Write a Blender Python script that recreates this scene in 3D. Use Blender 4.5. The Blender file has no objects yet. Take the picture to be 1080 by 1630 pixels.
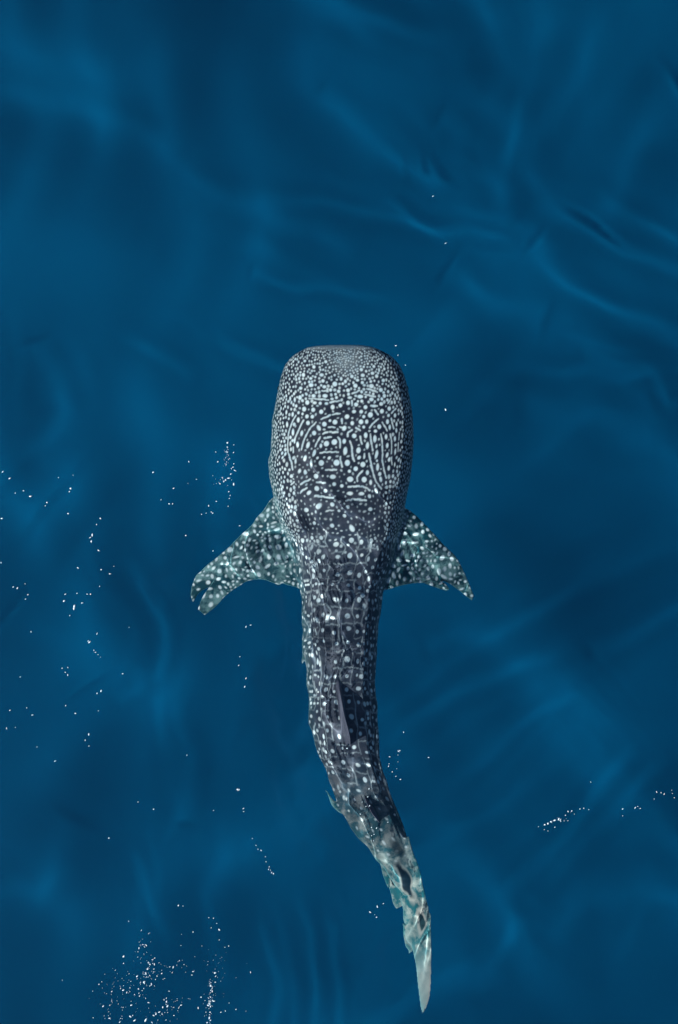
import bpy, math, random
import numpy as np
from mathutils import Vector

S = bpy.context.scene
C = S.collection
rng = np.random.RandomState(7)
random.seed(7)

# ------------------------------------------------------------------ camera, sky, sun, exposure
CAM_H = 14.0
FRAME_W = 6.26
SC = FRAME_W / 1080.0
cam = bpy.data.cameras.new('camera')
cam_o = bpy.data.objects.new('camera', cam)
C.objects.link(cam_o)
S.camera = cam_o
cam_o.location = (0, 0, CAM_H)
cam.sensor_fit = 'HORIZONTAL'
cam.sensor_width = 36
cam.lens = 36 * CAM_H / FRAME_W
cam.clip_end = 500

SUN_EL = math.radians(38)
SUN_AZ = (-0.97, -0.22)                     # the sun stands to the left of the picture
w = bpy.data.worlds.new('World')
S.world = w
w.use_nodes = True
nt = w.node_tree
sky = nt.nodes.new('ShaderNodeTexSky')
sky.sky_type = 'NISHITA'
sky.sun_disc = False
sky.sun_elevation = SUN_EL
sky.sun_rotation = math.atan2(SUN_AZ[0], SUN_AZ[1])
nt.links.new(sky.outputs[0], nt.nodes['Background'].inputs[0])
nt.nodes['Background'].inputs[1].default_value = 0.05
sun = bpy.data.lights.new('sun', 'SUN')
sun.energy = 5.0
sun.angle = math.radians(0.5)
sun.color = (1.0, 0.95, 0.88)
sun.cycles.is_caustics_light = True         # sunlight is refracted by the waves
sun_o = bpy.data.objects.new('sun', sun)
C.objects.link(sun_o)
d = Vector((SUN_AZ[0] * math.cos(SUN_EL), SUN_AZ[1] * math.cos(SUN_EL), math.sin(SUN_EL)))
sun_o.rotation_euler = d.to_track_quat('Z', 'Y').to_euler()
S.view_settings.view_transform = 'Standard'
S.view_settings.look = 'None'
S.view_settings.gamma = 1
S.view_settings.use_curve_mapping = False
S.view_settings.exposure = 0.75
S.cycles.use_denoising = True
S.cycles.sample_clamp_indirect = 4
S.cycles.max_bounces = 10

# ------------------------------------------------------------------ helpers
def P(px, py, z):
    """world point at depth z seen where the photograph has (px, py), through calm water"""
    k = 1 + 0.75 * abs(min(z, 0)) / CAM_H
    return ((px - 540) * SC * k, (815 - py) * SC * k, z)

def to_px(x, y, z):
    k = 1 + 0.75 * np.abs(np.minimum(z, 0)) / CAM_H
    return 540 + x / (SC * k), 815 - y / (SC * k)

def sm(a, b, x):
    t = np.clip((x - a) / (b - a), 0, 1)
    return t * t * (3 - 2 * t)

def tag(o, label=None, cat=None, group=None, kind=None):
    if label: o['label'] = label
    if cat: o['category'] = cat
    if group: o['group'] = group
    if kind: o['kind'] = kind
    return o

def mesh_np(name, V, F4=None, F3=None):
    """fast mesh from numpy quads or triangles"""
    me = bpy.data.meshes.new(name)
    F, k = (F4, 4) if F4 is not None else (F3, 3)
    me.vertices.add(len(V))
    me.vertices.foreach_set('co', np.asarray(V, dtype=np.float32).ravel())
    me.loops.add(len(F) * k)
    me.loops.foreach_set('vertex_index', np.asarray(F, dtype=np.int32).ravel())
    me.polygons.add(len(F))
    me.polygons.foreach_set('loop_start', np.arange(0, len(F) * k, k, dtype=np.int32))
    me.update(calc_edges=True)
    me.polygons.foreach_set('use_smooth', np.ones(len(F), dtype=bool))
    return me

def link(name, me, mat=None, parent=None):
    o = bpy.data.objects.new(name, me)
    C.objects.link(o)
    if mat: me.materials.append(mat)
    if parent: o.parent = parent
    return o

def new_mat(name):
    m = bpy.data.materials.new(name)
    m.use_nodes = True
    return m, m.node_tree, m.node_tree.nodes['Principled BSDF']

def nd(t, kind, **kw):
    n = t.nodes.new(kind)
    for k, v in kw.items():
        if hasattr(n, k): setattr(n, k, v)
        else: n.inputs[k.replace('_', ' ')].default_value = v
    return n

# ------------------------------------------------------------------ water surface
def waves(X, Y, n, lam0, lam1, ang, spread, steep, seed):
    """sum of sine waves: ang is the direction they travel in, steep the total rms slope"""
    r = np.random.RandomState(seed)
    Z = np.zeros_like(X)
    for i in range(n):
        lam = lam0 * (lam1 / lam0) ** r.uniform()
        a = ang + r.normal() * spread
        k = 2 * math.pi / lam
        A = steep * math.sqrt(2.0 / n) / k
        Z += A * np.sin(k * (X * math.cos(a) + Y * math.sin(a)) + r.uniform(0, 6.283))
    return Z

def blob(X, Y, px, py, rx, ry):
    cx, cy = (px - 540) * SC, (815 - py) * SC
    return np.exp(-(((X - cx) / (rx * SC)) ** 2 + ((Y - cy) / (ry * SC)) ** 2))

DEEP = -10.8
KD = 1 + 0.75 * (-DEEP) / CAM_H
_sw = math.cos(SUN_EL) / 1.333
DRIFT = (-DEEP) * _sw / math.sqrt(1 - _sw * _sw)      # how far sunlight travels sideways on its way to the deep
_sa = math.hypot(*SUN_AZ)
DRX, DRY = -SUN_AZ[0] / _sa * DRIFT, -SUN_AZ[1] / _sa * DRIFT

# low rounded crests on the sea whose focused light makes the silky streaks: (points, width, strength)
STREAKS = [
    ([(430,300),(500,325),(560,340),(620,350),(680,365),(760,372),(830,378)], 16, .42), ([(690,320),(740,340),(790,350),(830,352),(860,375),(895,388)], 13, .34),
    ([(520,170),(600,215),(660,250),(695,262)], 26, .30), ([(700,190),(740,240),(790,300),(812,335)], 22, .28), ([(730,-40),(780,80),(810,180),(818,300)], 38, .22),
    ([(890,-40),(850,100),(825,220),(818,300)], 40, .20), ([(1100,150),(1000,260),(950,330)], 46, .2), ([(870,330),(930,365),(1000,400),(1100,425)], 18, .30),
    ([(970,325),(1040,360),(1100,385)], 15, .30), ([(860,400),(930,470),(1000,510),(1100,545)], 28, .35), ([(420,430),(480,445),(530,462),(600,475)], 15, .40),
    ([(820,590),(900,600),(980,600),(1040,610),(1070,645),(1100,640)], 16, .40), ([(930,575),(1000,588),(1100,600)], 14, .30), ([(700,430),(780,470),(850,520)], 30, .22),
    ([(380,-20),(500,5),(620,40),(715,78)], 30, .35), ([(520,300),(590,320),(640,345),(700,380)], 14, .35), ([(225,545),(270,560),(300,600)], 15, .30),
    ([(360,555),(420,572),(480,575)], 16, .25), ([(205,890),(240,960),(262,1010),(256,1070)], 18, .35), ([(232,1070),(228,1110),(200,1125)], 16, .12),
    ([(290,1150),(296,1250),(288,1310)], 20, .30), ([(75,580),(98,650),(80,730)], 26, .25), ([(-40,140),(100,180),(230,235)], 40, .22), ([(480,1460),(500,1530),(506,1640)], 14, .28),
    ([(520,1470),(546,1560),(552,1650)], 14, .25), ([(418,1490),(442,1560),(450,1650)], 15, .22), ([(222,1370),(250,1440),(272,1490)], 16, .30), ([(450,1480),(470,1550),(478,1640)], 12, .25),
    ([(640,1170),(740,1095),(800,1055),(910,1010)], 22, .30), ([(730,1240),(800,1180),(880,1120)], 18, .32), ([(700,1020),(830,985),(950,900),(1060,860)], 24, .25),
    ([(800,1390),(880,1330),(960,1240),(1010,1200)], 26, .32), ([(960,1020),(1020,985),(1100,950)], 20, .28), ([(690,1330),(760,1290),(850,1240)], 18, .20),
    ([(330,1380),(352,1450),(350,1540)], 22, .25), ([(120,1330),(60,1400),(-20,1440)], 34, .22), ([(850,640),(960,700),(1100,730)], 40, .18), ([(20,960),(90,1010),(120,1100)], 36, .07),
    ([(350,300),(460,350),(560,400)], 30, .20), ([(900,1480),(960,1430),(1100,1390)], 34, .25), ([(740,1560),(800,1500),(830,1440)], 26, .22), ([(600,1640),(640,1590),(760,1560)], 30, .2)]

def smooth_curve(pts, n=10):
    pts = np.array([(2 * pts[0][0] - pts[1][0], 2 * pts[0][1] - pts[1][1])] + list(pts) + [(2 * pts[-1][0] - pts[-2][0], 2 * pts[-1][1] - pts[-2][1])], float)
    out = []
    for i in range(1, len(pts) - 2):
        p0, p1, p2, p3 = pts[i - 1:i + 3]
        for q in range(n):
            f = q / n
            out.append(0.5 * (2 * p1 + (p2 - p0) * f + (2 * p0 - 5 * p1 + 4 * p2 - p3) * f * f + (3 * p1 - 3 * p2 + p3 - p0) * f ** 3))
    out.append(pts[-2])
    return np.array(out)

def crest(px, py, pts, wd, taper=True):
    """rounded crest along a curve, 0..1, fading out to both of its ends"""
    c = smooth_curve(pts)
    x0, y0 = c.min(0) - 3.2 * wd; x1, y1 = c.max(0) + 3.2 * wd
    sel = (px > x0) & (px < x1) & (py > y0) & (py < y1)
    out = np.zeros_like(px)
    if not sel.any(): return out
    x, y = px[sel], py[sel]
    best = np.full(x.shape, 1e9); pos = np.zeros(x.shape)
    for i in range(len(c) - 1):
        ax_, ay_ = c[i]; bx, by = c[i + 1]
        dx_, dy_ = bx - ax_, by - ay_
        f = np.clip(((x - ax_) * dx_ + (y - ay_) * dy_) / (dx_ * dx_ + dy_ * dy_ + 1e-9), 0, 1)
        d2 = (x - ax_ - f * dx_) ** 2 + (y - ay_ - f * dy_) ** 2
        m_ = d2 < best
        best = np.where(m_, d2, best); pos = np.where(m_, (i + f) / (len(c) - 1), pos)
    v = np.exp(-best / wd ** 2)
    if taper: v = v * sm(0, 0.45, pos) * sm(1, 0.55, pos)
    out[sel] = v
    return out

def net(X, Y, n, lam0, lam1, ang, spread, seed, eps):
    """connected crest lines: the lines where a random field changes sign"""
    f = waves(X, Y, n, lam0, lam1, ang, spread, 1.0, seed)
    k = 2 * math.pi / math.sqrt(lam0 * lam1)
    f = f * k
    return np.exp(-f * f / (2 * eps * eps)) / k

def surface_height(X, Y):
    # slow bending of the crests so that no train of waves runs straight
    wx = X + 0.22 * np.sin(0.9 * Y + 0.5 * X + 1.0) + 0.10 * np.sin(2.1 * Y - 1.3 * X)
    wy = Y + 0.20 * np.sin(0.8 * X - 0.4 * Y + 2.0) + 0.10 * np.sin(1.9 * X + 1.1 * Y)
    Z = waves(wx, wy, 12, 2.6, 6.0, math.radians(70), 0.7, 0.010, 1)
    # where the light through each point lands in the deep, as photo px
    fx = 540 + (X + DRX) / (SC * KD)
    fy = 815 - (Y + DRY) / (SC * KD)
    gx = fx + 5 * np.sin(fy * 0.021 + fx * 0.011) + 2 * np.sin(fy * 0.07 + 2)
    gy = fy + 5 * np.sin(fx * 0.019 - fy * 0.008) + 2 * np.sin(fx * 0.061 + 1)
    for pts, wd, g_ in BROAD:
        Z += 0.4 * g_ * (wd * SC * KD) ** 2 / (2 * 0.5 * -DEEP) * crest(fx, fy, pts, wd)
    rs = np.random.RandomState(21)
    for pts, wd, g_ in STREAKS:
        strands = [(0, 0, wd, 0.8)]
        for q in range(3):                        # every streak is a bundle of fibres of unequal length
            strands.append((rs.normal() * wd * 1.5, rs.normal() * wd * 1.5, wd * rs.uniform(0.5, 0.85), rs.uniform(0.15, 0.42)))
        for ox, oy, wq, gq in strands:
            pp = [(x + ox + rs.normal() * wd * 0.35, y + oy + rs.normal() * wd * 0.35) for x, y in pts]
            e0, e1 = rs.uniform(0.1, 0.7, 2)      # run on past both ends
            pp = [(pp[0][0] + (pp[0][0] - pp[1][0]) * e0, pp[0][1] + (pp[0][1] - pp[1][1]) * e0)] + pp + [(pp[-1][0] + (pp[-1][0] - pp[-2][0]) * e1, pp[-1][1] + (pp[-1][1] - pp[-2][1]) * e1)]
            wm = wq * SC * KD
            A = g_ * gq * STREAK_GAIN * wm * wm / (2 * 0.5 * -DEEP)
            Z += A * crest(gx, gy, pp, wq)
    Z += 0.2 * waves(wx, wy, 14, 0.9, 2.2, math.radians(60), 0.3, 0.010, 2) * sm(300, 800, fx)
    Z += 0.2 * waves(wx, wy, 14, 0.9, 2.2, math.radians(10), 0.4, 0.010, 3) * sm(800, 300, fx)
    # the wake over the shark's back: fine, lively ripples
    m = blob(X, Y, 535, 915, 105, 80) + blob(X, Y, 415, 885, 100, 75) + 0.9 * blob(X, Y, 650, 885, 75, 65)
    m2 = blob(X, Y, 495, 1020, 100, 120) + blob(X, Y, 500, 1200, 105, 120) + blob(X, Y, 580, 1340, 90, 90)
    m3 = blob(X, Y, 640, 1480, 60, 120) + blob(X, Y, 325, 930, 55, 50)
    mm = np.clip(m + m2 + m3, 0, 1)
    px = 540 + X / SC
    py = 815 - Y / SC
    dl = np.interp(py, [780, 900, 1000, 1200, 1350, 1500], [0.28, 0.38, 0.48, 0.62, 0.68, 0.6])
    dl = dl + (0.7 - dl) * sm(75, 105, np.abs(px - 520)) * (py < 1000)
    lens = 0.5 / dl                               # deeper skin is lit sharply by flatter ripples
    Z += mm * lens * 0.038 * net(wx, wy, 20, 0.28, 0.62, math.radians(4), 0.42, 15, 0.55)
    Z += mm * waves(wx, wy, 20, 0.16, 0.40, math.radians(20), 0.8, 0.014, 5)
    Z += mm * waves(wx, wy, 16, 0.24, 0.55, math.radians(92), 0.35, 0.045, 9)
    Z += mm * waves(wx, wy, 12, 0.6, 0.95, math.radians(20), 0.9, 0.06, 10)
    fine = np.clip(m + 0.55 * blob(X, Y, 525, 1040, 85, 110), 0, 1)
    Z += fine * lens * 0.004 * net(X, Y, 24, 0.14, 0.28, math.radians(8), 0.7, 16, 0.55)
    Z += fine * waves(X, Y, 24, 0.09, 0.18, math.radians(15), 1.2, 0.006, 6)
    # single sharper crests, each drawing one bright line of light on the skin below
    for pts, dd, wd, gn in CRESTS:
        sh = dd * DRIFT / (-DEEP) / SC
        sx, sy = sh * -SUN_AZ[0] / _sa, sh * SUN_AZ[1] / _sa
        pp = [(x - sx, y - sy) for x, y in pts]
        wd = wd * 1.5
        A = gn * 0.9 * (wd * SC) ** 2 / (2 * 0.656 * dd)
        Z += A * crest(px + 1.6 * np.sin(py * 0.13) + 0.6 * np.sin(py * 0.41 + 1), py + 2 * np.sin(px * 0.19), pp, wd)
    far = np.maximum(np.abs(X + 5) / 11.0, np.abs(Y) / 9.0)
    return Z * (1 - sm(1.0, 1.5, far) * 0.6)

STREAK_GAIN = 1.1
BROAD = [([(680, 520), (790, 610), (880, 720)], 85, -.34), ([(-50, 60), (200, 20), (460, -30)], 110, -.24), ([(860, 1330), (980, 1180), (1120, 1060)], 120, .22),
    ([(560, 1600), (760, 1540), (960, 1520)], 110, .18), ([(700, 100), (900, 60), (1080, 60)], 110, .16), ([(20, 760), (140, 860)], 100, .12)]
CRESTS = [([(455, 685), (470, 702), (510, 758), (545, 812), (575, 829), (612, 820), (640, 815)], 0.21, 8, 0.9), ([(585, 765), (600, 785), (612, 812), (645, 822)], 0.22, 7, 0.9),
    ([(480, 795), (500, 818), (520, 850), (550, 872), (580, 868)], 0.28, 7, 0.8), ([(490, 870), (497, 890), (500, 920), (512, 955), (520, 1000), (535, 1040), (545, 1085)], 0.42, 9, 0.85),
    ([(528, 925), (533, 970), (546, 1010), (551, 1050)], 0.42, 7, 0.8), ([(578, 880), (582, 940), (572, 1000), (560, 1040)], 0.40, 8, 0.8), ([(484, 950), (491, 1010), (500, 1060), (498, 1110), (510, 1160), (522, 1200)], 0.50, 9, 0.9),
    ([(515, 1020), (519, 1080), (513, 1130), (522, 1175), (548, 1205)], 0.5, 9, 0.85), ([(503, 1185), (522, 1225), (540, 1268), (541, 1300)], 0.62, 10, 0.9), ([(540, 1205), (575, 1226), (605, 1232), (622, 1265)], 0.6, 10, 0.9),
    ([(528, 1235), (552, 1290), (585, 1340), (608, 1352)], 0.66, 9, 0.9), ([(596, 1350), (628, 1328), (648, 1318)], 0.68, 9, 0.9), ([(598, 1345), (614, 1380), (630, 1412), (642, 1450)], 0.7, 9, 0.9),
    ([(496, 1038), (540, 1036), (592, 1040)], 0.48, 8, 0.9), ([(350, 870), (370, 905), (386, 930)], 0.74, 10, 0.85), ([(440, 820), (456, 860), (462, 900), (470, 935)], 0.66, 10, 0.85),
    ([(310, 925), (335, 910), (350, 935), (355, 960)], 0.8, 8, 0.8), ([(650, 818), (686, 862), (704, 900), (716, 935)], 0.72, 10, 0.85), ([(640, 900), (680, 905), (712, 925)], 0.72, 9, 0.8),
    ([(660, 1350), (672, 1400), (684, 1450), (680, 1500), (686, 1560), (676, 1610)], 0.5, 9, 0.8), ([(645, 1500), (665, 1480), (684, 1440)], 0.6, 8, 0.8), ([(480, 990), (488, 1050), (486, 1110)], 0.55, 8, 0.8),
    ([(472, 905), (505, 898), (540, 905), (575, 896)], 0.36, 7, 1.1), ([(478, 955), (510, 962), (545, 955), (590, 965)], 0.42, 7, 1.1), ([(484, 1000), (520, 994), (560, 1002)], 0.45, 6, 1.0),
    ([(490, 1080), (520, 1086), (560, 1078), (592, 1084)], 0.5, 7, 1.1), ([(494, 1130), (520, 1124), (545, 1132)], 0.54, 7, 1.1), ([(500, 1165), (525, 1160), (548, 1170)], 0.56, 7, 1.0),
    ([(460, 780), (478, 830), (484, 880)], 0.34, 7, 0.85), ([(440, 760), (458, 800), (465, 850)], 0.36, 7, 0.8), ([(395, 860), (410, 890), (412, 920)], 0.72, 9, 0.8), ([(330, 905), (355, 900), (380, 905)], 0.76, 8, 1.0),
    ([(405, 850), (435, 846), (462, 855)], 0.66, 8, 1.0), ([(625, 880), (660, 868), (700, 885), (730, 905)], 0.72, 8, 1.0), ([(665, 840), (672, 880), (664, 915)], 0.7, 8, 0.8)]

def axis(fine0, fine1, step, outer):
    a = np.arange(fine0, fine1 + step / 2, step)
    ext = [0.0]
    s = step
    while ext[-1] < outer:
        s = min(s * 1.12, 2.0)
        ext.append(ext[-1] + s)
    ext = np.array(ext[1:])
    return np.concatenate([fine0 - ext[::-1], a, fine1 + ext])

def spaced(*spans):
    """concatenate evenly spaced stretches: (from, to, step)"""
    return np.concatenate([np.arange(a, b_ - st * 0.3, st) for a, b_, st in spans] + [[spans[-1][1]]])
ax = spaced((-60, -20, 2.0), (-20, -13.5, 0.4), (-13.5, -1.6, 0.04), (-1.6, 1.5, 0.0125), (1.5, 4.0, 0.04), (4.0, 20, 0.4), (20, 60, 2.0))
ay = spaced((-60, -20, 2.0), (-20, -9.6, 0.4), (-9.6, -5.0, 0.04), (-5.0, 1.6, 0.0125), (1.6, 6.6, 0.04), (6.6, 20, 0.4), (20, 60, 2.0))
X, Y = np.meshgrid(ax, ay)
Z = surface_height(X, Y)
ny, nx = X.shape
idx = np.arange(nx * ny).reshape(ny, nx)
Fq = np.stack([idx[:-1, :-1], idx[:-1, 1:], idx[1:, 1:], idx[1:, :-1]], -1).reshape(-1, 4)
water_me = mesh_np('water', np.stack([X, Y, Z], -1).reshape(-1, 3), F4=Fq)
m, t, b = new_mat('sea_water')
t.nodes.remove(b)
g = t.nodes.new('ShaderNodeBsdfGlass')
g.inputs['IOR'].default_value = 1.333
g.inputs['Roughness'].default_value = 0.0
g.inputs['Color'].default_value = (0.90, 0.985, 1.0, 1)
t.links.new(g.outputs[0], t.nodes['Material Output'].inputs['Surface'])
water = tag(link('water', water_me, m), kind='structure')
water.cycles.is_caustics_caster = True

# the open water below, where sight ends: a soft scattering blue mass
m, t, b = new_mat('deep_blue_water')
n = nd(t, 'ShaderNodeTexNoise', Scale=0.16, Detail=3.0, Roughness=0.55)
geo = t.nodes.new('ShaderNodeNewGeometry')
t.links.new(geo.outputs['Position'], n.inputs['Vector'])
cr = t.nodes.new('ShaderNodeValToRGB')                # denser and clearer bodies of water
cr.color_ramp.elements[0].position = 0.34; cr.color_ramp.elements[1].position = 0.66
cr.color_ramp.elements[0].color = (0.0, 0.048, 0.118, 1); cr.color_ramp.elements[1].color = (0.0, 0.078, 0.178, 1)
t.links.new(n.outputs['Fac'], cr.inputs[0]); t.links.new(cr.outputs[0], b.inputs['Base Color'])
b.inputs['Roughness'].default_value = 1
b.inputs['Specular IOR Level'].default_value = 0
b.subsurface_method = 'RANDOM_WALK'
b.inputs['Subsurface Weight'].default_value = 1.0
b.inputs['Subsurface Radius'].default_value = (0.5, 1.0, 1.0)
b.inputs['Subsurface Scale'].default_value = 0.8
a2 = 62.0
Vd = []
for z in (DEEP, DEEP - 20):
    Vd += [(-a2, -a2, z), (a2, -a2, z), (a2, a2, z), (-a2, a2, z)]
Fd = [(0, 1, 2, 3), (7, 6, 5, 4), (0, 4, 5, 1), (1, 5, 6, 2), (2, 6, 7, 3), (3, 7, 4, 0)]
deep_me = mesh_np('deep_water', Vd, F4=Fd)
deep_me.polygons.foreach_set('use_smooth', np.zeros(6, dtype=bool))
deep = tag(link('deep_water', deep_me, m), kind='structure')
deep.cycles.is_caustics_receiver = True

# ------------------------------------------------------------------ the whale shark: outline measured down its length
# py, left px, right px, depth of the back, half height
PROF = np.array([
    (549, 525, 572, -0.30, 0.020), (550.5, 504, 586, -0.26, 0.06), (553, 490, 596, -0.215, 0.10), (557, 482, 606, -0.19, 0.14), (566, 466, 623, -0.165, 0.19),
    (580, 454.5, 636, -0.15, 0.23), (600, 447, 645, -0.14, 0.27), (630, 441, 652, -0.135, 0.31),
    (652, 437, 656, -0.135, 0.33), (670, 433, 658, -0.14, 0.35), (700, 433, 659, -0.15, 0.38), (722, 431, 658, -0.16, 0.40), (732, 427, 657, -0.165, 0.405),
    (760, 429, 654, -0.18, 0.42), (790, 436, 648, -0.20, 0.43), (820, 442, 643, -0.24, 0.44), (850, 455, 636, -0.28, 0.44),
    (880, 465, 629, -0.32, 0.43), (910, 471, 620, -0.36, 0.42), (940, 475, 611, -0.40, 0.41), (980, 481, 604, -0.43, 0.39),
    (1020, 485, 602, -0.46, 0.38), (1060, 488, 600, -0.48, 0.36), (1100, 490, 599, -0.50, 0.34), (1150, 495, 601, -0.53, 0.31),
    (1180, 500, 604, -0.55, 0.29), (1205, 507, 607, -0.57, 0.27), (1230, 518, 612, -0.59, 0.24), (1260, 529, 621, -0.62, 0.21),
    (1290, 541, 632, -0.65, 0.18), (1320, 562, 643, -0.67, 0.15), (1350, 588, 652, -0.69, 0.12), (1372, 602, 659, -0.70, 0.10),
    (1400, 622, 668, -0.71, 0.07), (1430, 645, 674, -0.72, 0.04)])

def prof(py):
    return [np.interp(py, PROF[:, 0], PROF[:, k]) for k in range(1, 5)]

verts, faces = [], []
def add_loop_mesh(rings):
    base = len(verts)
    n = len(rings[0])
    for r in rings: verts.extend(r)
    for i in range(len(rings) - 1):
        for j in range(n):
            a, b_ = base + i * n + j, base + i * n + (j + 1) % n
            faces.append((a, b_, b_ + n, a + n))
    for ring, flip in ((0, True), (len(rings) - 1, False)):
        c = len(verts)
        verts.append(tuple(np.mean(np.array(rings[ring]), axis=0)))
        for j in range(n):
            a, b_ = base + ring * n + j, base + ring * n + (j + 1) % n
            faces.append((b_, a, c) if flip else (a, b_, c))

NT = 96
ys = np.concatenate([[549, 549.7, 550.5, 551.7, 553, 555, 557, 560, 564, 569], np.arange(575, 1431, 6)])
rings = []
for py in ys:
    l, r, zt, hh = prof(py)
    xc, hw = (l + r) / 2, (r - l) / 2
    ex = 2 / np.interp(py, [549, 700, 900, 1100, 1400], [2.7, 2.8, 2.3, 1.95, 1.95])
    zc = zt - hh
    ring = []
    for j in range(NT):
        th = 2 * math.pi * j / NT
        c, s = math.cos(th), math.sin(th)
        cx = math.copysign(abs(c) ** ex, c)
        sz = math.copysign(abs(s) ** ex, s)
        z = zc + hh * sz
        px = xc + hw * cx
        if s > 0 and py > 820:               # low ridges along the flanks and a keel down the back
            f = sm(820, 950, py) * (1 - sm(1250, 1380, py))
            for a0, amp, wd in ((math.radians(90), 0.014, 0.10), (math.radians(52), 0.016, 0.07), (math.radians(128), 0.016, 0.07), (math.radians(20), 0.018, 0.07), (math.radians(160), 0.018, 0.07)):
                e = amp * f * math.exp(-((th - a0) / wd) ** 2)
                z += e * math.sin(th)
                px += e * math.cos(th) / SC
        ring.append(P(px, py, z))
    rings.append(ring)
add_loop_mesh(rings)

def loft(Ls, Rs, zl, zr, th, nrm=(0, 0, 1), ns=8, sub=7):
    """fin between a leading and a trailing edge (photo px), lens shaped in section"""
    Ls, Rs = np.array(Ls, float), np.array(Rs, float)
    n = len(Ls)
    zl, zr, th = [np.array(q if np.ndim(q) else [q] * n, float) for q in (zl, zr, th)]
    tt = np.linspace(0, n - 1, (n - 1) * sub + 1)
    k = np.arange(n)
    def ip(a):
        # smooth (Catmull-Rom) interpolation
        a = np.asarray(a, float)
        out = []
        for q in tt:
            i = min(int(q), n - 2); f = q - i
            p0, p1, p2, p3 = a[max(i - 1, 0)], a[i], a[i + 1], a[min(i + 2, n - 1)]
            out.append(0.5 * (2 * p1 + (p2 - p0) * f + (2 * p0 - 5 * p1 + 4 * p2 - p3) * f * f + (3 * p1 - 3 * p2 + p3 - p0) * f ** 3))
        return np.array(out)
    L, R, ZL, ZR, TH = ip(Ls), ip(Rs), ip(zl), ip(zr), ip(th)
    nv = np.array(nrm, float)
    rings = []
    for i in range(len(tt)):
        A = np.array(P(L[i][0], L[i][1], ZL[i])); B = np.array(P(R[i][0], R[i][1], ZR[i]))
        ring = []
        ss = [0.5 - 0.5 * math.cos(math.pi * q / ns) for q in range(ns + 1)]
        up = [A + (B - A) * s + nv * TH[i] * (0.18 + math.sqrt(max(s * (1 - s), 0)) * (1.25 - 0.6 * s)) * 0.8 for s in ss]
        dn = [A + (B - A) * s - nv * TH[i] * (0.18 + math.sqrt(max(s * (1 - s), 0)) * (1.25 - 0.6 * s)) * 0.8 for s in reversed(ss)]
        rings.append([tuple(p) for p in up + dn])
    add_loop_mesh(rings)

# pectoral fins: the left one's hooked, notched tip is refraction built into the shape
loft([(480, 775), (438, 790), (414, 818), (386, 849), (352, 879), (322, 905), (310, 925)],
     [(505, 960), (476, 939), (452, 933), (424, 922), (398, 925), (376, 938), (352, 935)],
     [-0.62, -0.62, -0.62, -0.66, -0.72, -0.78, -0.80], [-0.68, -0.68, -0.68, -0.70, -0.74, -0.80, -0.82],
     [0.10, 0.085, 0.07, 0.055, 0.04, 0.03, 0.022])
loft([(335, 893), (318, 908), (307, 928), (305, 944), (308, 957)], [(352, 936), (340, 938), (326, 940), (317, 947), (310, 958)],
     -0.80, -0.81, [0.03, 0.028, 0.02, 0.016, 0.012])
loft([(360, 905), (338, 930), (326, 946), (319, 960), (316, 968)], [(392, 926), (368, 944), (350, 957), (338, 968), (326, 978)],
     -0.78, -0.82, [0.03, 0.028, 0.02, 0.016, 0.012])
loft([(610, 800), (650, 811), (679, 837), (704, 863), (728, 888), (743, 918), (755, 948)],
     [(590, 945), (616, 937), (648, 928), (678, 927), (704, 925), (722, 934), (752, 957)],
     [-0.66, -0.66, -0.66, -0.70, -0.76, -0.82, -0.86], [-0.72, -0.72, -0.72, -0.74, -0.78, -0.84, -0.87],
     [0.10, 0.085, 0.07, 0.055, 0.04, 0.025, 0.012])
loft([(680, 900), (694, 915), (708, 928), (716, 938)], [(660, 918), (680, 930), (700, 938), (714, 941)], -0.76, -0.80, [0.04, 0.03, 0.022, 0.012])
# first dorsal fin, swept back, standing on the back
def upright(rows):
    """rows: z, front (px,py), rear (px,py), thickness"""
    rings = []
    for z, A, B, th in rows:
        A, B = np.array(P(A[0], A[1], z)), np.array(P(B[0], B[1], z))
        ss = [0.5 - 0.5 * math.cos(math.pi * q / 8) for q in range(9)]
        pr = lambda s: th * (0.12 + math.sqrt(max(s * (1 - s), 0)) * (1.3 - 0.7 * s))
        up = [A + (B - A) * s + np.array((pr(s), 0, 0)) for s in ss]
        dn = [A + (B - A) * s - np.array((pr(s), 0, 0)) for s in reversed(ss)]
        rings.append([tuple(p) for p in up + dn])
    add_loop_mesh(rings)
upright([(-0.62, (534, 1050), (552, 1188), 0.080), (-0.50, (536, 1072), (553, 1184), 0.062), (-0.42, (539, 1092), (554, 1182), 0.045), (-0.33, (543, 1112), (555, 1182), 0.032),
         (-0.25, (547, 1132), (556, 1183), 0.022), (-0.17, (552, 1152), (557, 1186), 0.015), (-0.11, (556, 1168), (559, 1190), 0.009)])
# second dorsal fin
upright([(-0.70, (577, 1258), (604, 1312), 0.05), (-0.60, (580, 1268), (602, 1308), 0.03), (-0.52, (586, 1284), (602, 1308), 0.018), (-0.46, (592, 1298), (604, 1312), 0.010)])
# pelvic fins, the left one's forward hook shaped after the refraction
loft([(556, 1262), (541, 1276), (529, 1272), (521, 1260), (516, 1251)], [(566, 1300), (548, 1298), (536, 1290), (525, 1276), (518, 1253)], -0.76, -0.80, [0.05, 0.035, 0.028, 0.02, 0.012])
loft([(612, 1262), (624, 1272), (631, 1286), (634, 1296)], [(606, 1300), (616, 1306), (626, 1306), (634, 1301)], -0.82, -0.88, [0.04, 0.03, 0.02, 0.012])
# anal fin
loft([(606, 1352), (604, 1374), (609, 1396), (614, 1413)], [(632, 1376), (620, 1388), (619, 1402), (618, 1412)], -0.80, -0.80, [0.03, 0.022, 0.018, 0.012])
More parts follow.
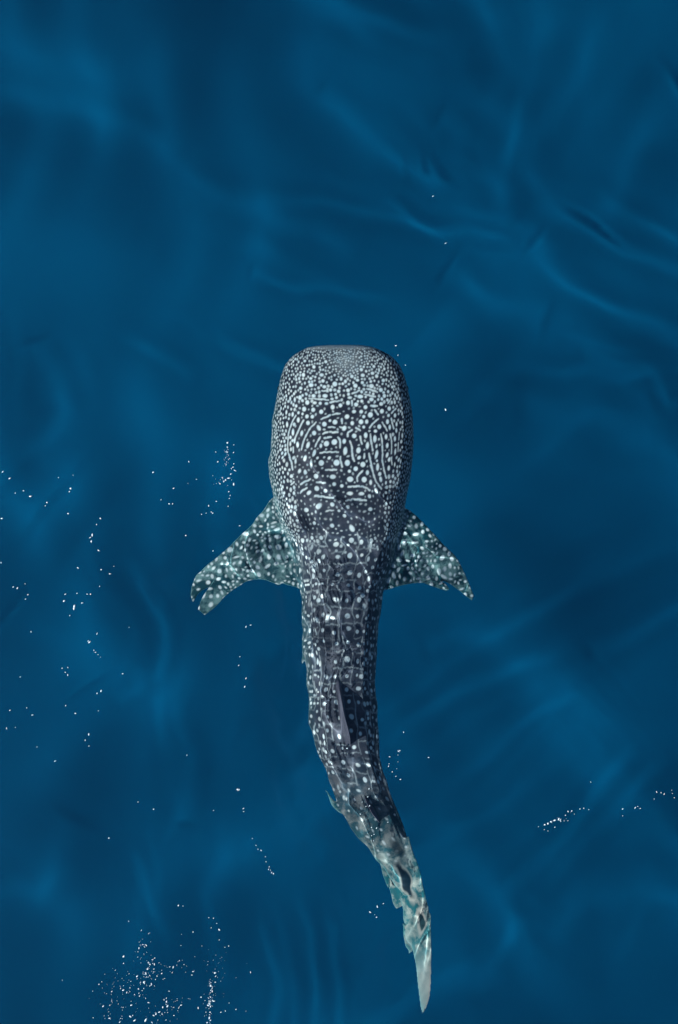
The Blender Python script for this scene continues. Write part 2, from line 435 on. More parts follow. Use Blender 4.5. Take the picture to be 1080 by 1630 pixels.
# tail fin: lower lobe and long upper lobe, seen nearly from its edge
loft([(588, 1340), (604, 1370), (615, 1400), (626, 1420), (640, 1445), (643, 1472), (645, 1492), (655, 1512), (661, 1540), (666, 1575), (671, 1612)],
     [(650, 1330), (660, 1360), (671, 1394), (679, 1424), (686, 1456), (687, 1476), (687, 1500), (688, 1530), (687, 1560), (684, 1590), (674, 1617)],
     [-0.80, -0.86, -0.92, -0.90, -0.86, -0.80, -0.74, -0.66, -0.56, -0.44, -0.30], [-0.74, -0.72, -0.68, -0.64, -0.58, -0.52, -0.46, -0.40, -0.34, -0.28, -0.24],
     [0.08, 0.06, 0.045, 0.038, 0.032, 0.028, 0.026, 0.024, 0.022, 0.018, 0.010])
loft([(612, 1398), (617, 1418), (621, 1436), (626, 1447)], [(650, 1425), (644, 1440), (635, 1445), (628, 1448)], -0.90, -0.88, [0.035, 0.028, 0.02, 0.012])
loft([(640, 1470), (643, 1494), (646, 1508), (648, 1518)], [(664, 1490), (660, 1505), (656, 1511), (650, 1517)], -0.78, -0.72, [0.03, 0.024, 0.018, 0.012])

raw = bpy.data.meshes.new('whale_shark_raw')
raw.from_pydata([tuple(map(float, v)) for v in verts], [], faces)
raw.validate()
tmp = bpy.data.objects.new('whale_shark_raw', raw)
C.objects.link(tmp)
rm = tmp.modifiers.new('r', 'REMESH')
rm.mode = 'VOXEL'
rm.voxel_size = 0.0065
rm.use_smooth_shade = True
sm_ = tmp.modifiers.new('s', 'SMOOTH')
sm_.factor = 0.5
sm_.iterations = 3
dg = bpy.context.evaluated_depsgraph_get()
shark_me = bpy.data.meshes.new_from_object(tmp.evaluated_get(dg), depsgraph=dg)
shark_me.name = 'whale_shark'
bpy.data.objects.remove(tmp)
bpy.data.meshes.remove(raw)
shark_me.polygons.foreach_set('use_smooth', np.ones(len(shark_me.polygons), dtype=bool))

# ------------------------------------------------------------------ skin markings, laid out on the unrolled skin
RS = 2.0                                     # raster cells per unit
U0, V0 = -330, 540
RW, RH = int(660 * RS), int(1100 * RS)
skin = np.zeros((RH, RW), np.float32)
occ = np.full((RH, RW), 0, np.float32)       # how near a marking already is

def hgt(py, dx):
    """drop of the skin below the ridge of the back, in px, at lateral offset dx"""
    l, r, zt, hh = prof(py)
    hw = (r - l) / 2
    e = np.interp(py, [549, 700, 900, 1100, 1400], [2.7, 2.8, 2.4, 2.15, 2.0])
    q = np.clip(np.abs(dx) / hw, 0, 1)
    return (hh - hh * (1 - q ** e) ** (1 / e)) / SC

def to_uv(px, py):
    l, r, zt, hh = prof(py)
    dx = px - (l + r) / 2
    return math.copysign(abs(dx) + 0.8 * hgt(py, dx), dx), py

def splat(arr, u, v, rx, ry, rot=0.0, val=1.0, soft=1.5):
    R = max(rx, ry) + 3
    i0, i1 = int((v - R - V0) * RS), int((v + R - V0) * RS) + 2
    j0, j1 = int((u - R - U0) * RS), int((u + R - U0) * RS) + 2
    i0, j0 = max(i0, 0), max(j0, 0)
    if i0 >= arr.shape[0] or j0 >= arr.shape[1] or i1 <= 0 or j1 <= 0: return
    jj, ii = np.meshgrid(np.arange(j0, min(j1, arr.shape[1])), np.arange(i0, min(i1, arr.shape[0])))
    du, dv = jj / RS + U0 - u, ii / RS + V0 - v
    c, s = math.cos(rot), math.sin(rot)
    a, b_ = (du * c + dv * s), (-du * s + dv * c)
    q = np.sqrt((a / rx) ** 2 + (b_ / ry) ** 2)
    dist = (q - 1) * min(rx, ry)
    f = np.clip(0.5 - dist / soft, 0, 1) * val
    sub = arr[i0:ii.max() + 1, j0:jj.max() + 1]
    np.maximum(sub, f, out=sub)

def stroke(pts, rad, val=1.0, occr=2.0):
    pts = [tuple(p) for p in smooth_curve(pts, 6)]
    for (a, b_), (c, d_) in zip(pts[:-1], pts[1:]):
        rad_ = rad * random.uniform(0.7, 1.25)
        n = max(2, int(math.hypot(c - a, d_ - b_) / 0.7))
        for k in range(n + 1):
            f = k / n
            splat(skin, a + (c - a) * f, b_ + (d_ - b_) * f + 0.5 * math.sin((a + c) * 0.35 + b_ * 0.2), rad_, rad_, 0, val)
            if k % 2 == 0: splat(occ, a + (c - a) * f, b_ + (d_ - b_) * f, rad + occr, rad + occr)

TILES = {
 'A': ((430, 640),
  [(490,100,36),(620,110,32),(735,138,32),(530,205,30),(608,208,28),(405,255,26,38),(545,298,32),(780,315,35),(932,285,36),(898,72,30,36),(700,370,28,45,-.5),
   (633,443,34),(455,447,24,42,.3),(330,430,24,50,.1),(245,320,24,42,.1),(810,595,40),(923,572,42),(545,615,28,50,.3),(395,610,24,45),(290,600,18,38),(635,730,26,52,.2),
   (735,872,42),(955,868,45),(500,805,28,44),(360,850,18,42),(590,880,18,60),(500,1015,30),(420,990,22,30),(325,175,24,35),(408,152,22),(467,168,20),(235,145,20,34),
   (860,265,20),(680,800,20),(850,800,24),(730,625,20,32)],
  [[(370,195),(310,310),(265,450),(250,620),(255,720)],[(480,265),(410,400),(360,520),(350,580)],[(660,285),(560,400),(490,540),(450,680)],[(720,500),(670,590),(650,640)],
   [(760,455),(830,425)],[(860,430),(970,432)],[(720,725),(830,715),(980,715)],[(895,175),(1005,160)],[(735,245),(860,190)],[(840,355),(930,360)],[(780,515),(880,500)],
   [(800,970),(950,970)],[(1010,780),(1035,930)],[(975,500),(1005,560),(1005,650)],[(1000,350),(1060,380)],[(1030,240),(1035,300)],[(255,720),(300,850),(330,960)],[(330,650),(330,720)]]),
 'B': ((540, 640),
  [(20,45,28),(130,15,28),(245,35,30),(380,72,30),(450,182,40),(115,208,34),(215,135,30,26),(318,137,28),(355,208,24),(315,282,36),(397,280,26,32),(190,302,26,32),
   (75,375,30,40,.5),(578,352,34),(615,130,34),(720,92,32),(710,190,24),(803,190,26,32),(695,280,28,36),(728,360,22,38),(218,483,34),(383,475,28,42),(515,525,28,54),
   (75,560,26,36),(675,495,24,38),(408,622,26,52),(90,700,30,60),(280,690,34,44),(288,795,28),(692,622,24,38),(540,750,26,65),(120,870,38,45),(343,893,40),(240,955,34),
   (555,930,26,55),(692,757,24,38),(715,945,26,38),(523,415,28,24),(538,630,16,30),(545,840,18),(802,525,22,38),(808,710,18,45),(908,480,20,38),(408,1010,26,36),
   (585,1030,30),(800,895,16,32),(885,850,18,32),(825,315,20,34),(822,405,20,34),(910,290,20,30),(905,165,18,30),(355,357,22)],
  [[(565,245),(500,290),(440,370)],[(185,395),(130,440),(125,490)],[(245,365),(305,410)],[(155,560),(185,640),(190,740),(220,850)],[(305,490),(315,560),(330,600)],
   [(450,455),(460,560),(485,690)],[(600,455),(620,600),(625,750),(635,910),(670,1070)],[(735,455),(755,600),(752,740)],[(755,790),(762,900)],[(620,290),(690,405)],
   [(750,240),(785,380)],[(430,735),(460,870),(500,1070)],[(515,115),(560,175)],[(460,55),(550,58)],[(365,735),(362,800)],[(340,985),(270,1060)],[(850,590),(848,700)],[(865,430),(858,540)]]),
 'C': ((430, 740),
  [(655,165,36),(900,170,45,32),(660,345,38),(790,375,30),(920,275,28),(1030,300,26),(885,575,34),(560,400,34,26,-.6),(495,110,28,38),(520,640,45,30),(700,590,40),(980,665,22),
   (1060,740,28),(890,860,30),(640,830,28)],
  [[(660,250),(790,260)],[(640,455),(900,480)],[(800,665),(900,660)],[(450,270),(570,210)],[(440,400),(530,330)],[(300,290),(350,240)]]),
 'D': ((540, 740),
  [(160,205,48,40),(362,210,42),(240,55,32),(585,130,28),(600,205,26,42,-.3),(740,238,24),(675,255,18,26),(455,250,24,38),(535,370,26,44,-.5),(160,410,50,26),(320,418,42,26),
   (435,450,30),(125,605,28),(440,640,40,30),(675,620,22),(640,435,14,26),(700,475,16,32),(770,575,14),(830,578,14),(180,910,36,52,-.5),(700,865,30),(150,90,24),
   (945,185,14,22),(878,235,14,26),(808,290,14,22),(842,405,14),(785,400,12,22)],
  [[(135,310),(350,315),(440,360)],[(100,515),(230,490),(380,515)],[(265,235),(265,160),(330,100)],[(455,0),(490,110),(530,230),(610,345)],[(640,70),(680,180)]]),
 'E': ((430, 545),
  [(590,610,40,30),(790,765,40,28),(625,765,34,26),(930,595,36),(535,860,34),(430,790,34),(480,465,30),(740,465,34,24),(780,635,30,24),(440,655,32,24),(630,350,26),(800,275,24),
   (1020,520,20,28),(985,700,26),(870,680,24),(640,865,34,22),(720,872,24),(810,875,28,20),(345,735,22),(375,910,24),(500,265,24,18),(760,550,26),(585,515,26,20),(290,805,20,36),
   (355,820,20,36),(1010,905,26)],
  [[(560,800),(840,822)],[(865,855),(1000,835)],[(745,690),(830,700)]]),
 'F': ((540, 545),
  [(235,620,32),(130,685,28),(465,625,38,32),(600,680,34,30),(635,543,30,26),(340,470,32,26),(540,482,28),(480,440,30,24),(305,775,45,28),(465,815,36,28),(650,765,30),(130,862,30),
   (245,888,32,28),(605,880,34,28),(500,910,48,20),(185,485,26),(320,388,26),(500,343,24),(650,378,22),(575,395,18,30),(762,637,22),(800,855,22,30),(805,755,20,28),(900,800,16,36),
   (265,540,26,20),(335,575,24),(92,558,22,28),(155,790,32,20)],
  [[(400,660),(550,710)],[(360,740),(520,780)],[(190,735),(290,690)],[(700,870),(745,800)],[(755,1010),(815,945)],[(510,970),(560,1030)],[(185,840),(188,900)]]),
}
OCM = lambda v: 2.3 + 1.3 * float(sm(625, 690, v))
for (ox, oy), spots, lines in TILES.values():
    for s in spots:
        x, y, rx = s[0], s[1], s[2]
        ry = s[3] if len(s) > 3 else rx
        rot = s[4] if len(s) > 4 else 0
        u, v = to_uv(ox + x / 9, oy + y / 9)
        rx, ry = rx / 9 * 0.93, ry / 9 * 0.93
        splat(skin, u, v, rx, ry, rot, 0.92 + 0.08 * random.random())
        splat(occ, u, v, rx + OCM(v), ry + OCM(v), rot)
    for ln in lines:
        stroke([to_uv(ox + x / 9, oy + y / 9) for x, y in ln], 1.25, 0.85, 2.2 + float(sm(625, 690, oy + ln[0][1] / 9)) * 1.2)

def field(arr, occ_, n, region, spacing, frac, elong=0.25, val=(0.7, 1.0)):
    """spots thrown one by one and kept apart; spacing(u, v) is the distance wanted there"""
    r = np.random.RandomState(n % 9973)
    u0, u1, v0, v1 = region
    cell = {}
    G = 6.0
    out = []
    for _ in range(n):
        u, v = r.uniform(u0, u1), r.uniform(v0, v1)
        d_ = spacing(u, v)
        if d_ <= 0: continue
        if occ_ is not None:
            i, j = int((v - V0) * RS), int((u - U0) * RS)
            if 0 <= i < occ_.shape[0] and 0 <= j < occ_.shape[1] and occ_[i, j] > 0.4: continue
        ci, cj = int(u // G), int(v // G)
        ok = True
        kk = int(d_ // G) + 1
        for a in range(ci - kk, ci + kk + 1):
            for b_ in range(cj - kk, cj + kk + 1):
                for (x, y, dd) in cell.get((a, b_), ()):
                    if (x - u) ** 2 + (y - v) ** 2 < ((d_ + dd) * 0.5) ** 2:
                        ok = False; break
                if not ok: break
            if not ok: break
        if not ok: continue
        cell.setdefault((ci, cj), []).append((u, v, d_))
        out.append((u, v, d_))
    for u, v, d_ in out:
        q = d_ * frac * r.uniform(0.75, 1.2)
        e = 1 + r.uniform(-elong, elong * 1.4)
        splat(arr, u, v, q / math.sqrt(e), q * math.sqrt(e), r.normal() * 0.35, r.uniform(*val))
    return out

def head_space(u, v):
    if v > 862: return 0
    l, r, zt, hh = prof(v)
    hw = (r - l) / 2
    q = abs(u) / hw
    d_ = np.interp(v, [548, 580, 610, 650, 700, 862], [3.3, 4.0, 4.8, 6.0, 7.0, 7.4])
    d_ = d_ + (5.0 - d_) * sm(0.75, 1.15, q)
    snout = math.exp(-(((u) / 26) ** 2 + ((v - 575) / 28) ** 2))
    return d_ * (1 - 0.30 * snout)
def head_front(u, v): return head_space(u, v) if v < 640 or abs(u) > 82 else 0
def head_mid(u, v): return (7.5 if v < 850 else 7.5 + (v - 850) * 0.07) if v >= 640 and abs(u) <= 82 else 0
field(skin, occ, 60000, (-300, 300, 546, 862), head_front, 0.40)


# body: paired spots in rows; pale bars are part marking, part painted light web
for v in np.arange(862, 1250, 23.5):
    for k in range(-5, 6):
        if rng.uniform() < 0.06: continue
        u = (k + 0.5) * 21.5 + rng.normal() * 2.2
        vv = v + rng.normal() * 2.8 + (k % 2) * 2
        r_ = 3.2 + rng.uniform(-0.6, 0.9) - 0.12 * abs(k)
        splat(skin, u, vv, r_ * 1.08, r_ * rng.uniform(0.8, 1.15), 0, rng.uniform(0.8, 1), 1.2)
        splat(occ, u, vv, r_ + 3, r_ + 3)
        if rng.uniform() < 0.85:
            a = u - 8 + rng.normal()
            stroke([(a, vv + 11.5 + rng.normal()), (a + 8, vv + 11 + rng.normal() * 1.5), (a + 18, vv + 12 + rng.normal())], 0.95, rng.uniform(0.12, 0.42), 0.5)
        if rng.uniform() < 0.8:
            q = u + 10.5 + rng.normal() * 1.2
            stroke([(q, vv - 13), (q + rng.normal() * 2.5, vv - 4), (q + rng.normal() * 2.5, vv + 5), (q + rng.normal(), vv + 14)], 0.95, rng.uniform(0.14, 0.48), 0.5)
def body_space(u, v):
    if v < 858 or v > 1275: return 0
    q = abs(u)
    if q < 40: return 0
    return np.interp(q, [40, 75, 120], [14, 10, 8.5])
field(skin, occ, 11000, (-90, 90, 640, 880), head_mid, 0.21, 0.4, (0.35, 0.75))
field(skin, occ, 20000, (-280, 280, 858, 1275), body_space, 0.25, 0.3, (0.45, 0.9))
def tail_space(u, v):
    return 0 if v < 1255 else 15.0
field(skin, occ, 5000, (-200, 200, 1255, 1440), tail_space, 0.15, 0.5, (0.5, 0.85))

# fins keep a raster of their own, in px
fin_img = np.zeros((int(1100 * RS), int(500 * RS)), np.float32)
save = (U0, V0)
U0, V0 = 290, 540
def fin_space(u, v):
    if v > 1000: return 0
    return 8.0 + 2.5 * math.sin(u * 0.09 + v * 0.05)
field(fin_img, None, 16000, (292, 785, 770, 990), fin_space, 0.31, 0.6, (0.65, 1.0))
U0, V0 = save

def bilinear(arr, fu, fv, u0, v0):
    x = np.clip((fu - u0) * RS, 0, arr.shape[1] - 1.01)
    y = np.clip((fv - v0) * RS, 0, arr.shape[0] - 1.01)
    i, j = y.astype(int), x.astype(int)
    fy, fx = y - i, x - j
    return (arr[i, j] * (1 - fx) + arr[i, j + 1] * fx) * (1 - fy) + (arr[i + 1, j] * (1 - fx) + arr[i + 1, j + 1] * fx) * fy

nv = len(shark_me.vertices)
co = np.empty(nv * 3, np.float32); shark_me.vertices.foreach_get('co', co); co = co.reshape(-1, 3)
no = np.empty(nv * 3, np.float32); shark_me.vertices.foreach_get('normal', no); no = no.reshape(-1, 3)
px, py = to_px(co[:, 0], co[:, 1], co[:, 2])
l, r, zt, hh = prof(py)
xc, hw = (l + r) / 2, (r - l) / 2
dx = px - xc
u = np.sign(dx) * (np.abs(dx) + 0.8 * np.maximum(zt - co[:, 2], 0) / SC)
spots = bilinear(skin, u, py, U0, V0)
finmask = sm(0.98, 1.06, np.abs(dx) / hw) * sm(780, 800, py)
finmask = np.maximum(finmask, sm(1330, 1400, py))
fins = bilinear(fin_img, px, py, 290, 540)
dorsal = sm(0.0, 0.03, co[:, 2] - zt - 0.02) * (py < 1330)
spots = spots * (1 - finmask) + fins * finmask
spots = spots * (1 - dorsal)
belly = sm(0.35, -0.15, no[:, 2] * 0 + (co[:, 2] - (zt - 1.45 * hh)) / 0.25) * (1 - finmask)
belly = np.maximum(belly, sm(-0.2, -0.7, no[:, 2]))
def put(name, val):
    a = shark_me.attributes.new(name, 'FLOAT', 'POINT')
    a.data.foreach_set('value', np.ascontiguousarray(val, dtype=np.float32))
def put_col(name, val):
    a = shark_me.attributes.new(name, 'FLOAT_COLOR', 'POINT')
    a.data.foreach_set('color', np.ascontiguousarray(np.concatenate([val, np.ones((nv, 1))], 1), dtype=np.float32).ravel())
def ell(cx, cy, rx, ry, rot):
    a, b_ = px - cx + 2.2 * np.sin(py * 0.17), py - cy + 2 * np.sin(px * 0.4)
    c, s = math.cos(rot), math.sin(rot)
    return np.sqrt(((a * c + b_ * s) / rx) ** 2 + ((-a * s + b_ * c) / ry) ** 2)
e1, e2 = ell(646, 1403, 7.0, 27, -0.38), ell(671, 1466, 4.0, 13, 0.12)
e3 = ell(632, 1350, 7, 16, -0.3)
spots = np.maximum(spots, 0.22 * np.exp(-((dx - 8) / 26) ** 2 - ((py - 574) / 20) ** 2))
spots = np.maximum(spots, 0.55 * sm(560, 550, py))
back = sm(700, 900, py)
flank = sm(0.10, 0.38, zt - co[:, 2]) * (1 - finmask)  # flank countershading, with the water's depth tint in the same teal
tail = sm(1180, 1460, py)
rim_glow = sm(0.75, 0.25, np.abs(no[:, 2])) * finmask  # cyan light along thin fin edges, painted into the skin
slot_shade = np.maximum(np.maximum(sm(1.25, 0.8, e1), sm(1.25, 0.8, e2)), 0.8 * sm(1.4, 0.6, e3))  # dark ovals on the tail: shade painted into the skin
ring = np.maximum(sm(2.1, 1.4, e2), 0.55 * sm(1.7, 1.2, e1))  # pale refracted light around the ovals, painted as skin colour
def blend(T, f, c):
    return T + (np.array(c, float) - T) * f[:, None]
def tones(head, bk, fn, tl, fl):  # teal of fins and tail stands in for the water's depth tint
    T = np.tile(np.array(head, float), (nv, 1))
    T = blend(T, back, bk)
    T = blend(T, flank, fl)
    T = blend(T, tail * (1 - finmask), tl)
    T = blend(T, dorsal, (0.12, 0.12, 0.165))
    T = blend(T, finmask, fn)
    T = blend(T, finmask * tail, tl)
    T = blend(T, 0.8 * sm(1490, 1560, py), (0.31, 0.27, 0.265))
    T = blend(T, ring * finmask, (0.50, 0.46, 0.42))
    T = blend(T, slot_shade, (0.004, 0.022, 0.04))
    T = blend(T, rim_glow, (0.22, 0.50, 0.52))
    return blend(T, belly, (0.50, 0.55, 0.55))
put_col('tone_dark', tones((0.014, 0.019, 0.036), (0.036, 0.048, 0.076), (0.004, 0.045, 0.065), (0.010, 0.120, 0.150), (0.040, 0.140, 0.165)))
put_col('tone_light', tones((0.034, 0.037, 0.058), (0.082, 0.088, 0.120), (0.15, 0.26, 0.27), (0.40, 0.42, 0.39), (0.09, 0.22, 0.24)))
put('spots', np.clip(spots * (1 - belly) * (1 - slot_shade), 0, 1))

m, t, b = new_mat('whale_shark_skin')
def attr(n): return nd(t, 'ShaderNodeAttribute', attribute_name=n).outputs['Fac']
def mix(f, a, c):
    n = t.nodes.new('ShaderNodeMix'); n.data_type = 'RGBA'
    for sock, v in ((n.inputs[0], f), (n.inputs[6], a), (n.inputs[7], c)):
        if hasattr(v, 'is_output'): t.links.new(v, sock)
        elif isinstance(v, tuple): sock.default_value = (*v, 1)
        else: sock.default_value = v
    return n.outputs[2]
def noise(scale, detail=4, rough=0.6):
    n = t.nodes.new('ShaderNodeTexNoise')
    n.inputs['Scale'].default_value = scale; n.inputs['Detail'].default_value = detail; n.inputs['Roughness'].default_value = rough
    tc = t.nodes.new('ShaderNodeTexCoord'); t.links.new(tc.outputs['Object'], n.inputs['Vector'])
    return n.outputs['Fac']
def ramp(f, a, c):
    n = t.nodes.new('ShaderNodeMapRange'); n.inputs[1].default_value = a; n.inputs[2].default_value = c
    t.links.new(f, n.inputs[0]); return n.outputs[0]
def colour(n): return nd(t, 'ShaderNodeAttribute', attribute_name=n).outputs['Color']
base = mix(ramp(noise(8, 6, 0.65), 0.44, 0.62), colour('tone_dark'), colour('tone_light'))
pale = mix(ramp(noise(14), 0.3, 0.7), (0.60, 0.72, 0.80), (0.85, 0.88, 0.88))
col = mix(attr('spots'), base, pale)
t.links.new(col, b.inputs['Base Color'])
b.inputs['Roughness'].default_value = 0.55
b.inputs['Specular IOR Level'].default_value = 0.12
shark = link('whale_shark', shark_me, m)
shark.cycles.is_caustics_receiver = True
tag(shark, 'white-spotted dark whale shark swimming just below the surface', 'whale shark')

# eyes, low on the sides of the head
em, et, eb = new_mat('shark_eye')
eb.inputs['Base Color'].default_value = (0.01, 0.01, 0.012, 1); eb.inputs['Roughness'].default_value = 0.2
def icosphere(sub=1):
    import bmesh
    bm = bmesh.new(); bmesh.ops.create_icosphere(bm, subdivisions=sub, radius=1)
    V = np.array([v.co[:] for v in bm.verts]); F = np.array([[v.index for v in f.verts] for f in bm.faces])
    bm.free(); return V, F
IV, IF = icosphere(2)
eye_me = mesh_np('eye', IV * np.array((0.016, 0.024, 0.024)), F3=IF)
for side in (0, 1):
    l_, r_, zt_, hh_ = prof(618)
    e = link('eye', eye_me, em if side == 0 else None, shark)
    e.location = P(l_ + 1.0 if side == 0 else r_ - 1.0, 618, zt_ - hh_ * 1.05)

# ------------------------------------------------------------------ foam flecks and sun glints, both put in as white lumps on the surface
fm, ft, fb = new_mat('white_foam_glints')
n1 = nd(ft, 'ShaderNodeTexNoise', Scale=60.0)
cr = ft.nodes.new('ShaderNodeValToRGB')
cr.color_ramp.elements[0].color = (0.20, 0.38, 0.50, 1); cr.color_ramp.elements[1].color = (0.76, 0.90, 0.97, 1)
ft.links.new(n1.outputs['Fac'], cr.inputs[0]); ft.links.new(cr.outputs[0], fb.inputs['Base Color'])
fb.inputs['Roughness'].default_value = 0.35
BV, BF = icosphere(1)

def foam(label, items):
    """items: (px, py, radius in px) flecks, each a flattened white lump on the water"""
    Vs, Fs, n = [], [], 0
    for x, y, r_ in items:
        X_, Y_ = (x - 540) * SC, (815 - y) * SC
        z = float(Z[np.searchsorted(ay, Y_), np.searchsorted(ax, X_)])
        q = r_ * SC
        a = random.gauss(0.9, 0.7)
        s = np.array((q * random.uniform(0.9, 2.1), q * random.uniform(0.55, 0.95), q * 0.5))
        v = BV * s * (1 + 0.22 * rng.normal(size=(len(BV), 1)))
        c, s_ = math.cos(a), math.sin(a)
        v = np.stack([v[:, 0] * c - v[:, 1] * s_, v[:, 0] * s_ + v[:, 1] * c, v[:, 2]], 1) + np.array((X_, Y_, z + 0.15 * q))
        Vs.append(v); Fs.append(BF + n); n += len(v)
    o = link('foam_glints', mesh_np('foam_glints', np.vstack(Vs), F3=np.vstack(Fs)), fm)
    tag(o, label, 'foam', kind='stuff')
    return o

def scatter(cx, cy, rx, ry, n, r0=0.35, r1=1.1, rot=0.0):
    out = []
    for _ in range(n):
        a, b_ = random.gauss(0, 0.5) * rx, random.gauss(0, 0.5) * ry
        x, y = cx + a * math.cos(rot) - b_ * math.sin(rot), cy + a * math.sin(rot) + b_ * math.cos(rot)
        out.append((x, y, r0 + (r1 - r0) * random.random() ** 2.5))
    return out
def tr(pts, ox, oy, k):
    return [(ox + p[0] / k, oy + p[1] / k, p[2]) for p in pts]

k7 = 2.7                                      # lower left patch, positions read off an enlargement
big = tr([(317,385,2.6),(316,415,1.8),(228,600,2.4),(315,530,2.8),(330,540,2),(350,595,2.6),(412,658,3.2),(425,585,2.4),(505,600,2.4),(485,605,2.6),(470,625,2),(728,270,2.2),
          (637,607,2),(800,612,1.6),(862,453,1.6),(768,340,1.4),(752,345,1),(703,220,1.4),(683,218,1),(717,243,1.2),(693,262,1),(615,280,1.2),(565,290,.9),(552,165,1.6),(572,168,1.4),
          (338,234,1.2),(393,272,1.2),(428,284,.9),(650,560,1.8),(610,465,1.8),(616,450,1.4),(52,488,1),(960,28,1.4),(948,14,1),(515,430,1.8),(530,432,1.6),(525,455,1.4),(405,495,3),(412,460,2.6),
          (420,440,2.2),(430,420,1.8),(440,400,1.6),(450,392,1.8),(375,470,2.2),(460,470,1.8),(710,455,2.4),(712,470,2),(690,510,2.2),(692,530,2),(690,560,1.8),(705,577,2.2),(690,600,2),(688,625,2),
          (685,650,2.4),(690,660,2),(365,660,2.6),(345,645,2.2),(355,640,1.8),(300,668,1.8),(255,652,1.8),(185,650,1.2),(210,505,1.6),(222,495,1.2),(183,535,1),(280,445,1.2),(235,462,1),
          (770,585,1.4),(754,620,1.2),(735,625,1.2),(670,625,1.4),(563,338,1.1),(653,340,1),(728,314,1.1),(382,350,1.6),(378,365,1.5),(410,335,1.6),(407,345,1.2),(445,640,2),(455,632,2),
          (512,535,1.6),(500,565,1.4),(490,572,1.3),(594,567,.9),(842,620,1)], 80, 1380, k7)
big = [(x, y, r * 0.62) for x, y, r in big]
big += scatter(236, 1550, 14, 34, 55, .35, 1.3, .25) + scatter(336, 1590, 8, 45, 60, .35, 1.3, .05) + scatter(205, 1575, 45, 30, 60, .3, .9)
big += scatter(270, 1605, 45, 22, 45, .3, 1.2, -.5) + scatter(225, 1510, 10, 25, 22, .3, .9) + scatter(345, 1560, 30, 50, 35, .25, .7) + scatter(270, 1540, 40, 16, 26, .3, .9) + scatter(175, 1600, 30, 30, 30, .3, .8)
foam('bright scattered white foam and glint flecks in the lower left corner of the water', big)
kB = 1080 / 420.0
cl = tr([(932,12,1.3),(958,20,1),(884,50,1.1),(932,30,1.2),(931,50,1.6),(957,52,1),(893,90,1.1),(958,98,1.2),(955,112,1.3),(963,126,1.6),(946,140,1),(948,118,.9),(912,155,1.3),(938,157,1.8),
         (925,165,1.5),(918,170,1.3),(958,182,1.5),(902,180,1.3),(938,212,1),(940,240,.9),(935,272,1.1),(943,228,.8)], 0, 700, kB)
foam('small upright cluster of white flecks just left of the shark\'s head', [(x, y, r * .95) for x, y, r in cl] + scatter(361, 725, 7, 22, 26, .3, .8) + scatter(352, 765, 12, 6, 14, .3, .7))
cl = tr([(628,133,1.8),(774,90,1),(805,162,1),(712,198,1.3),(693,262,1.2),(707,262,1.1),(826,305,1.3),(855,270,1.1),(872,300,1.4),(866,296,1.2),(887,252,.9),(845,300,.8),(762,392,1.7),(873,455,1),(983,352,1.1),
         (770,178,.8),(660,245,.7)], 0, 700, kB)
foam('sparse white specks in the open water above the left pectoral fin', [(x, y, r * .9) for x, y, r in cl])
cl = tr([(13,130,1.4),(40,158,1.5),(97,209,1.3),(126,232,1.6),(63,218,1),(290,199,2),(285,212,1),(193,257,1.5),(186,270,1),(280,302,1.5),(8,322,1.2),(412,322,1.8),(396,347,1.2),(378,390,1.6),(370,400,1.2),(374,416,1.4),
         (404,453,1.6),(5,503,1.2),(320,525,1.2),(415,532,1.6),(466,518,1),(451,549,1.2),(240,155,.9),(300,145,.9)], 0, 700, kB)
foam('faint white flecks near the left edge, level with the shark\'s shoulders', [(x, y, r * .9) for x, y, r in cl])
cl = tr([(72,607,1.2),(55,603,.9),(103,590,.8),(115,634,1.2),(105,652,1),(268,632,1.1),(316,629,1.5),(358,632,1.2),(371,632,1.2),(263,660,1.6),(337,668,1.1),(305,682,2.8),(303,690,2.2),(286,720,1.2),(398,793,1.3),
         (368,828,1.7),(362,824,1.2),(385,862,1),(392,870,1),(402,880,.9),(412,890,.8),(128,786,1),(255,935,1.2),(278,933,1),(268,952,1.2),(278,963,1.3),(84,971,1.4),(503,958,1.4),(408,600,.8),(529,768,.9)], 0, 700, kB)
foam('loose trail of white flecks left of the shark\'s notched pectoral fin', [(x, y, r * .9) for x, y, r in cl])
cl = tr([(415,1028,1.5),(398,1038,1.3),(41,1108,1.2),(134,1127,1.4),(310,1120,1.5),(110,1098,.9),(365,1206,1.8),(365,1254,1.2),(350,1230,1),(27,1182,1.2),(63,1178,1),(227,1315,1),(152,1258,.8),(404,1110,.8),(270,1088,.8)], 0, 700, kB)
foam('few dim specks at the left edge, far left of the shark\'s tail', [(x, y, r * .9) for x, y, r in cl])
cl = tr([(1008,766,1.2),(1027,759,1.3),(983,888,.8),(978,924,1.3),(1008,977,1.2),(1003,1011,1.2),(766,1291,1),(974,1433,1.8),(980,1433,1.3),(566,1483,.9),(630,1512,1.3),(875,1518,1),(998,1510,1.1),(998,1523,1.1),(970,1433,1)], 0, 700, kB)
foam('line of tiny white specks between the left fin and the shark\'s tail', [(x, y, r * .9) for x, y, r in cl])
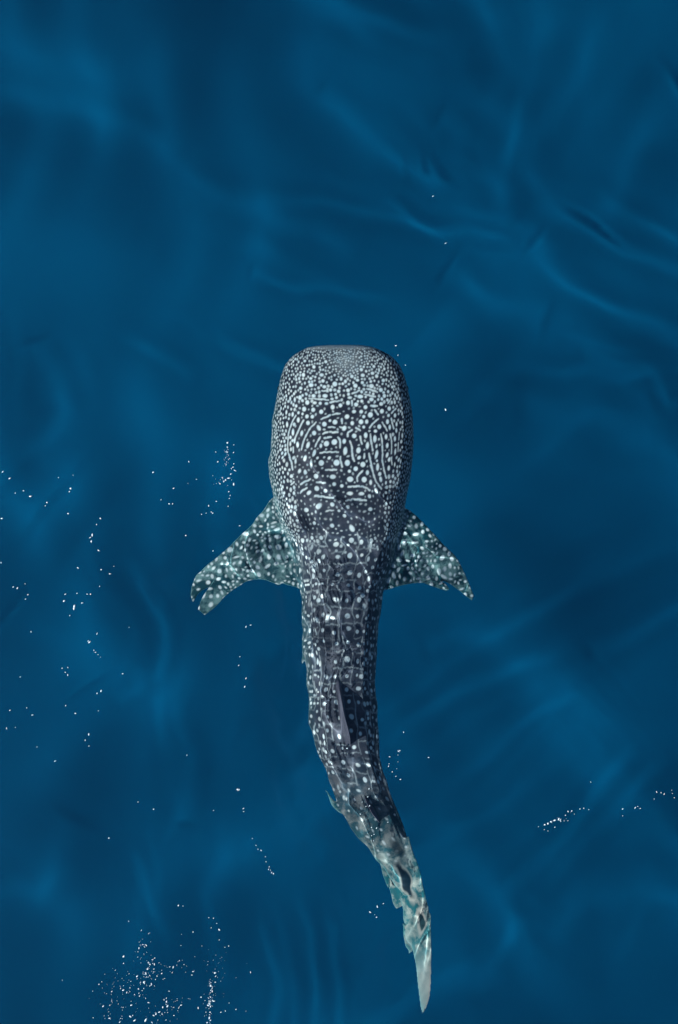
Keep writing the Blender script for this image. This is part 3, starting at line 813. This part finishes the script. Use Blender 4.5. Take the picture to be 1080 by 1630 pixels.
foam('short curved string of white specks left of the bent tail',
     [(402, 1335, .9), (411, 1352, .9), (416, 1354, 1), (423, 1364, .9), (424, 1372, .9), (429, 1380, .9), (433, 1389, 1), (436, 1391, .8), (428, 1384, .7), (174, 1334, 1.1), (408, 1346, .6)])
foam('small cluster of white bubbles right of the shark\'s rear body',
     [(643, 1166, 1), (635, 1196, 1.1), (637, 1195, .9), (634, 1202, .7), (621, 1205, .8), (634, 1213, .9), (620, 1216, .8), (619, 1220, .9), (625, 1229, .9), (631, 1236, .8), (638, 1241, 1), (683, 1206, 1), (632, 1224, .6)])
foam('four bright white bubbles left of the shark\'s tail fin', [(601, 1443, 1.6), (611, 1438, 1.1), (590, 1452, 1.3), (600, 1460, 1.0), (597, 1456, .6)])
foam('scattered white bubbles floating above the shark\'s tail stalk',
     [(588, 1256, 1.1), (586, 1269, .9), (577, 1277, .8), (574, 1296, 1), (583, 1284, .9), (589, 1283, .8), (592, 1317, 1.1), (600, 1318, .9), (585, 1326, .8), (596, 1328, .9), (592, 1330, .8), (618, 1309, .8), (520, 1120, 1.2), (553, 1192, 1), (595, 1338, .7)])
foam('thin bright streak of white foam and sun glints beyond the tail, towards the right edge',
     [(868, 1313, 1.6), (873, 1311, 1.8), (878, 1308, 1.7), (884, 1306, 1.6), (890, 1304, 1.8), (893, 1307, 1), (901, 1298, 1), (905, 1292, 1.1), (911, 1291, 1), (915, 1296, .8), (924, 1288, 1), (930, 1287, .9), (938, 1289, .8), (941, 1245, .9), (873, 1323, .8), (884, 1317, .8), (867, 1321, .7)] + scatter(890, 1306, 26, 5, 16, .25, .7, -.3))
foam('last small white foam and glint flecks at the right edge, past the bright streak',
     [(992, 1288, 1.1), (992, 1299, .8), (1012, 1286, 1), (1016, 1284, .8), (1020, 1287, .9), (1046, 1261, 1), (1053, 1262, .8), (1058, 1264, .9), (1070, 1258, .8), (1074, 1270, 1), (1071, 1263, .7), (1042, 1272, .6)])
foam('lone tiny white specks in the calm water right of and above the head',
     [(710, 652, 1.4), (690, 312, 1.0), (710, 387, 1.1), (631, 550, .9), (634, 565, .8), (646, 581, .8)])
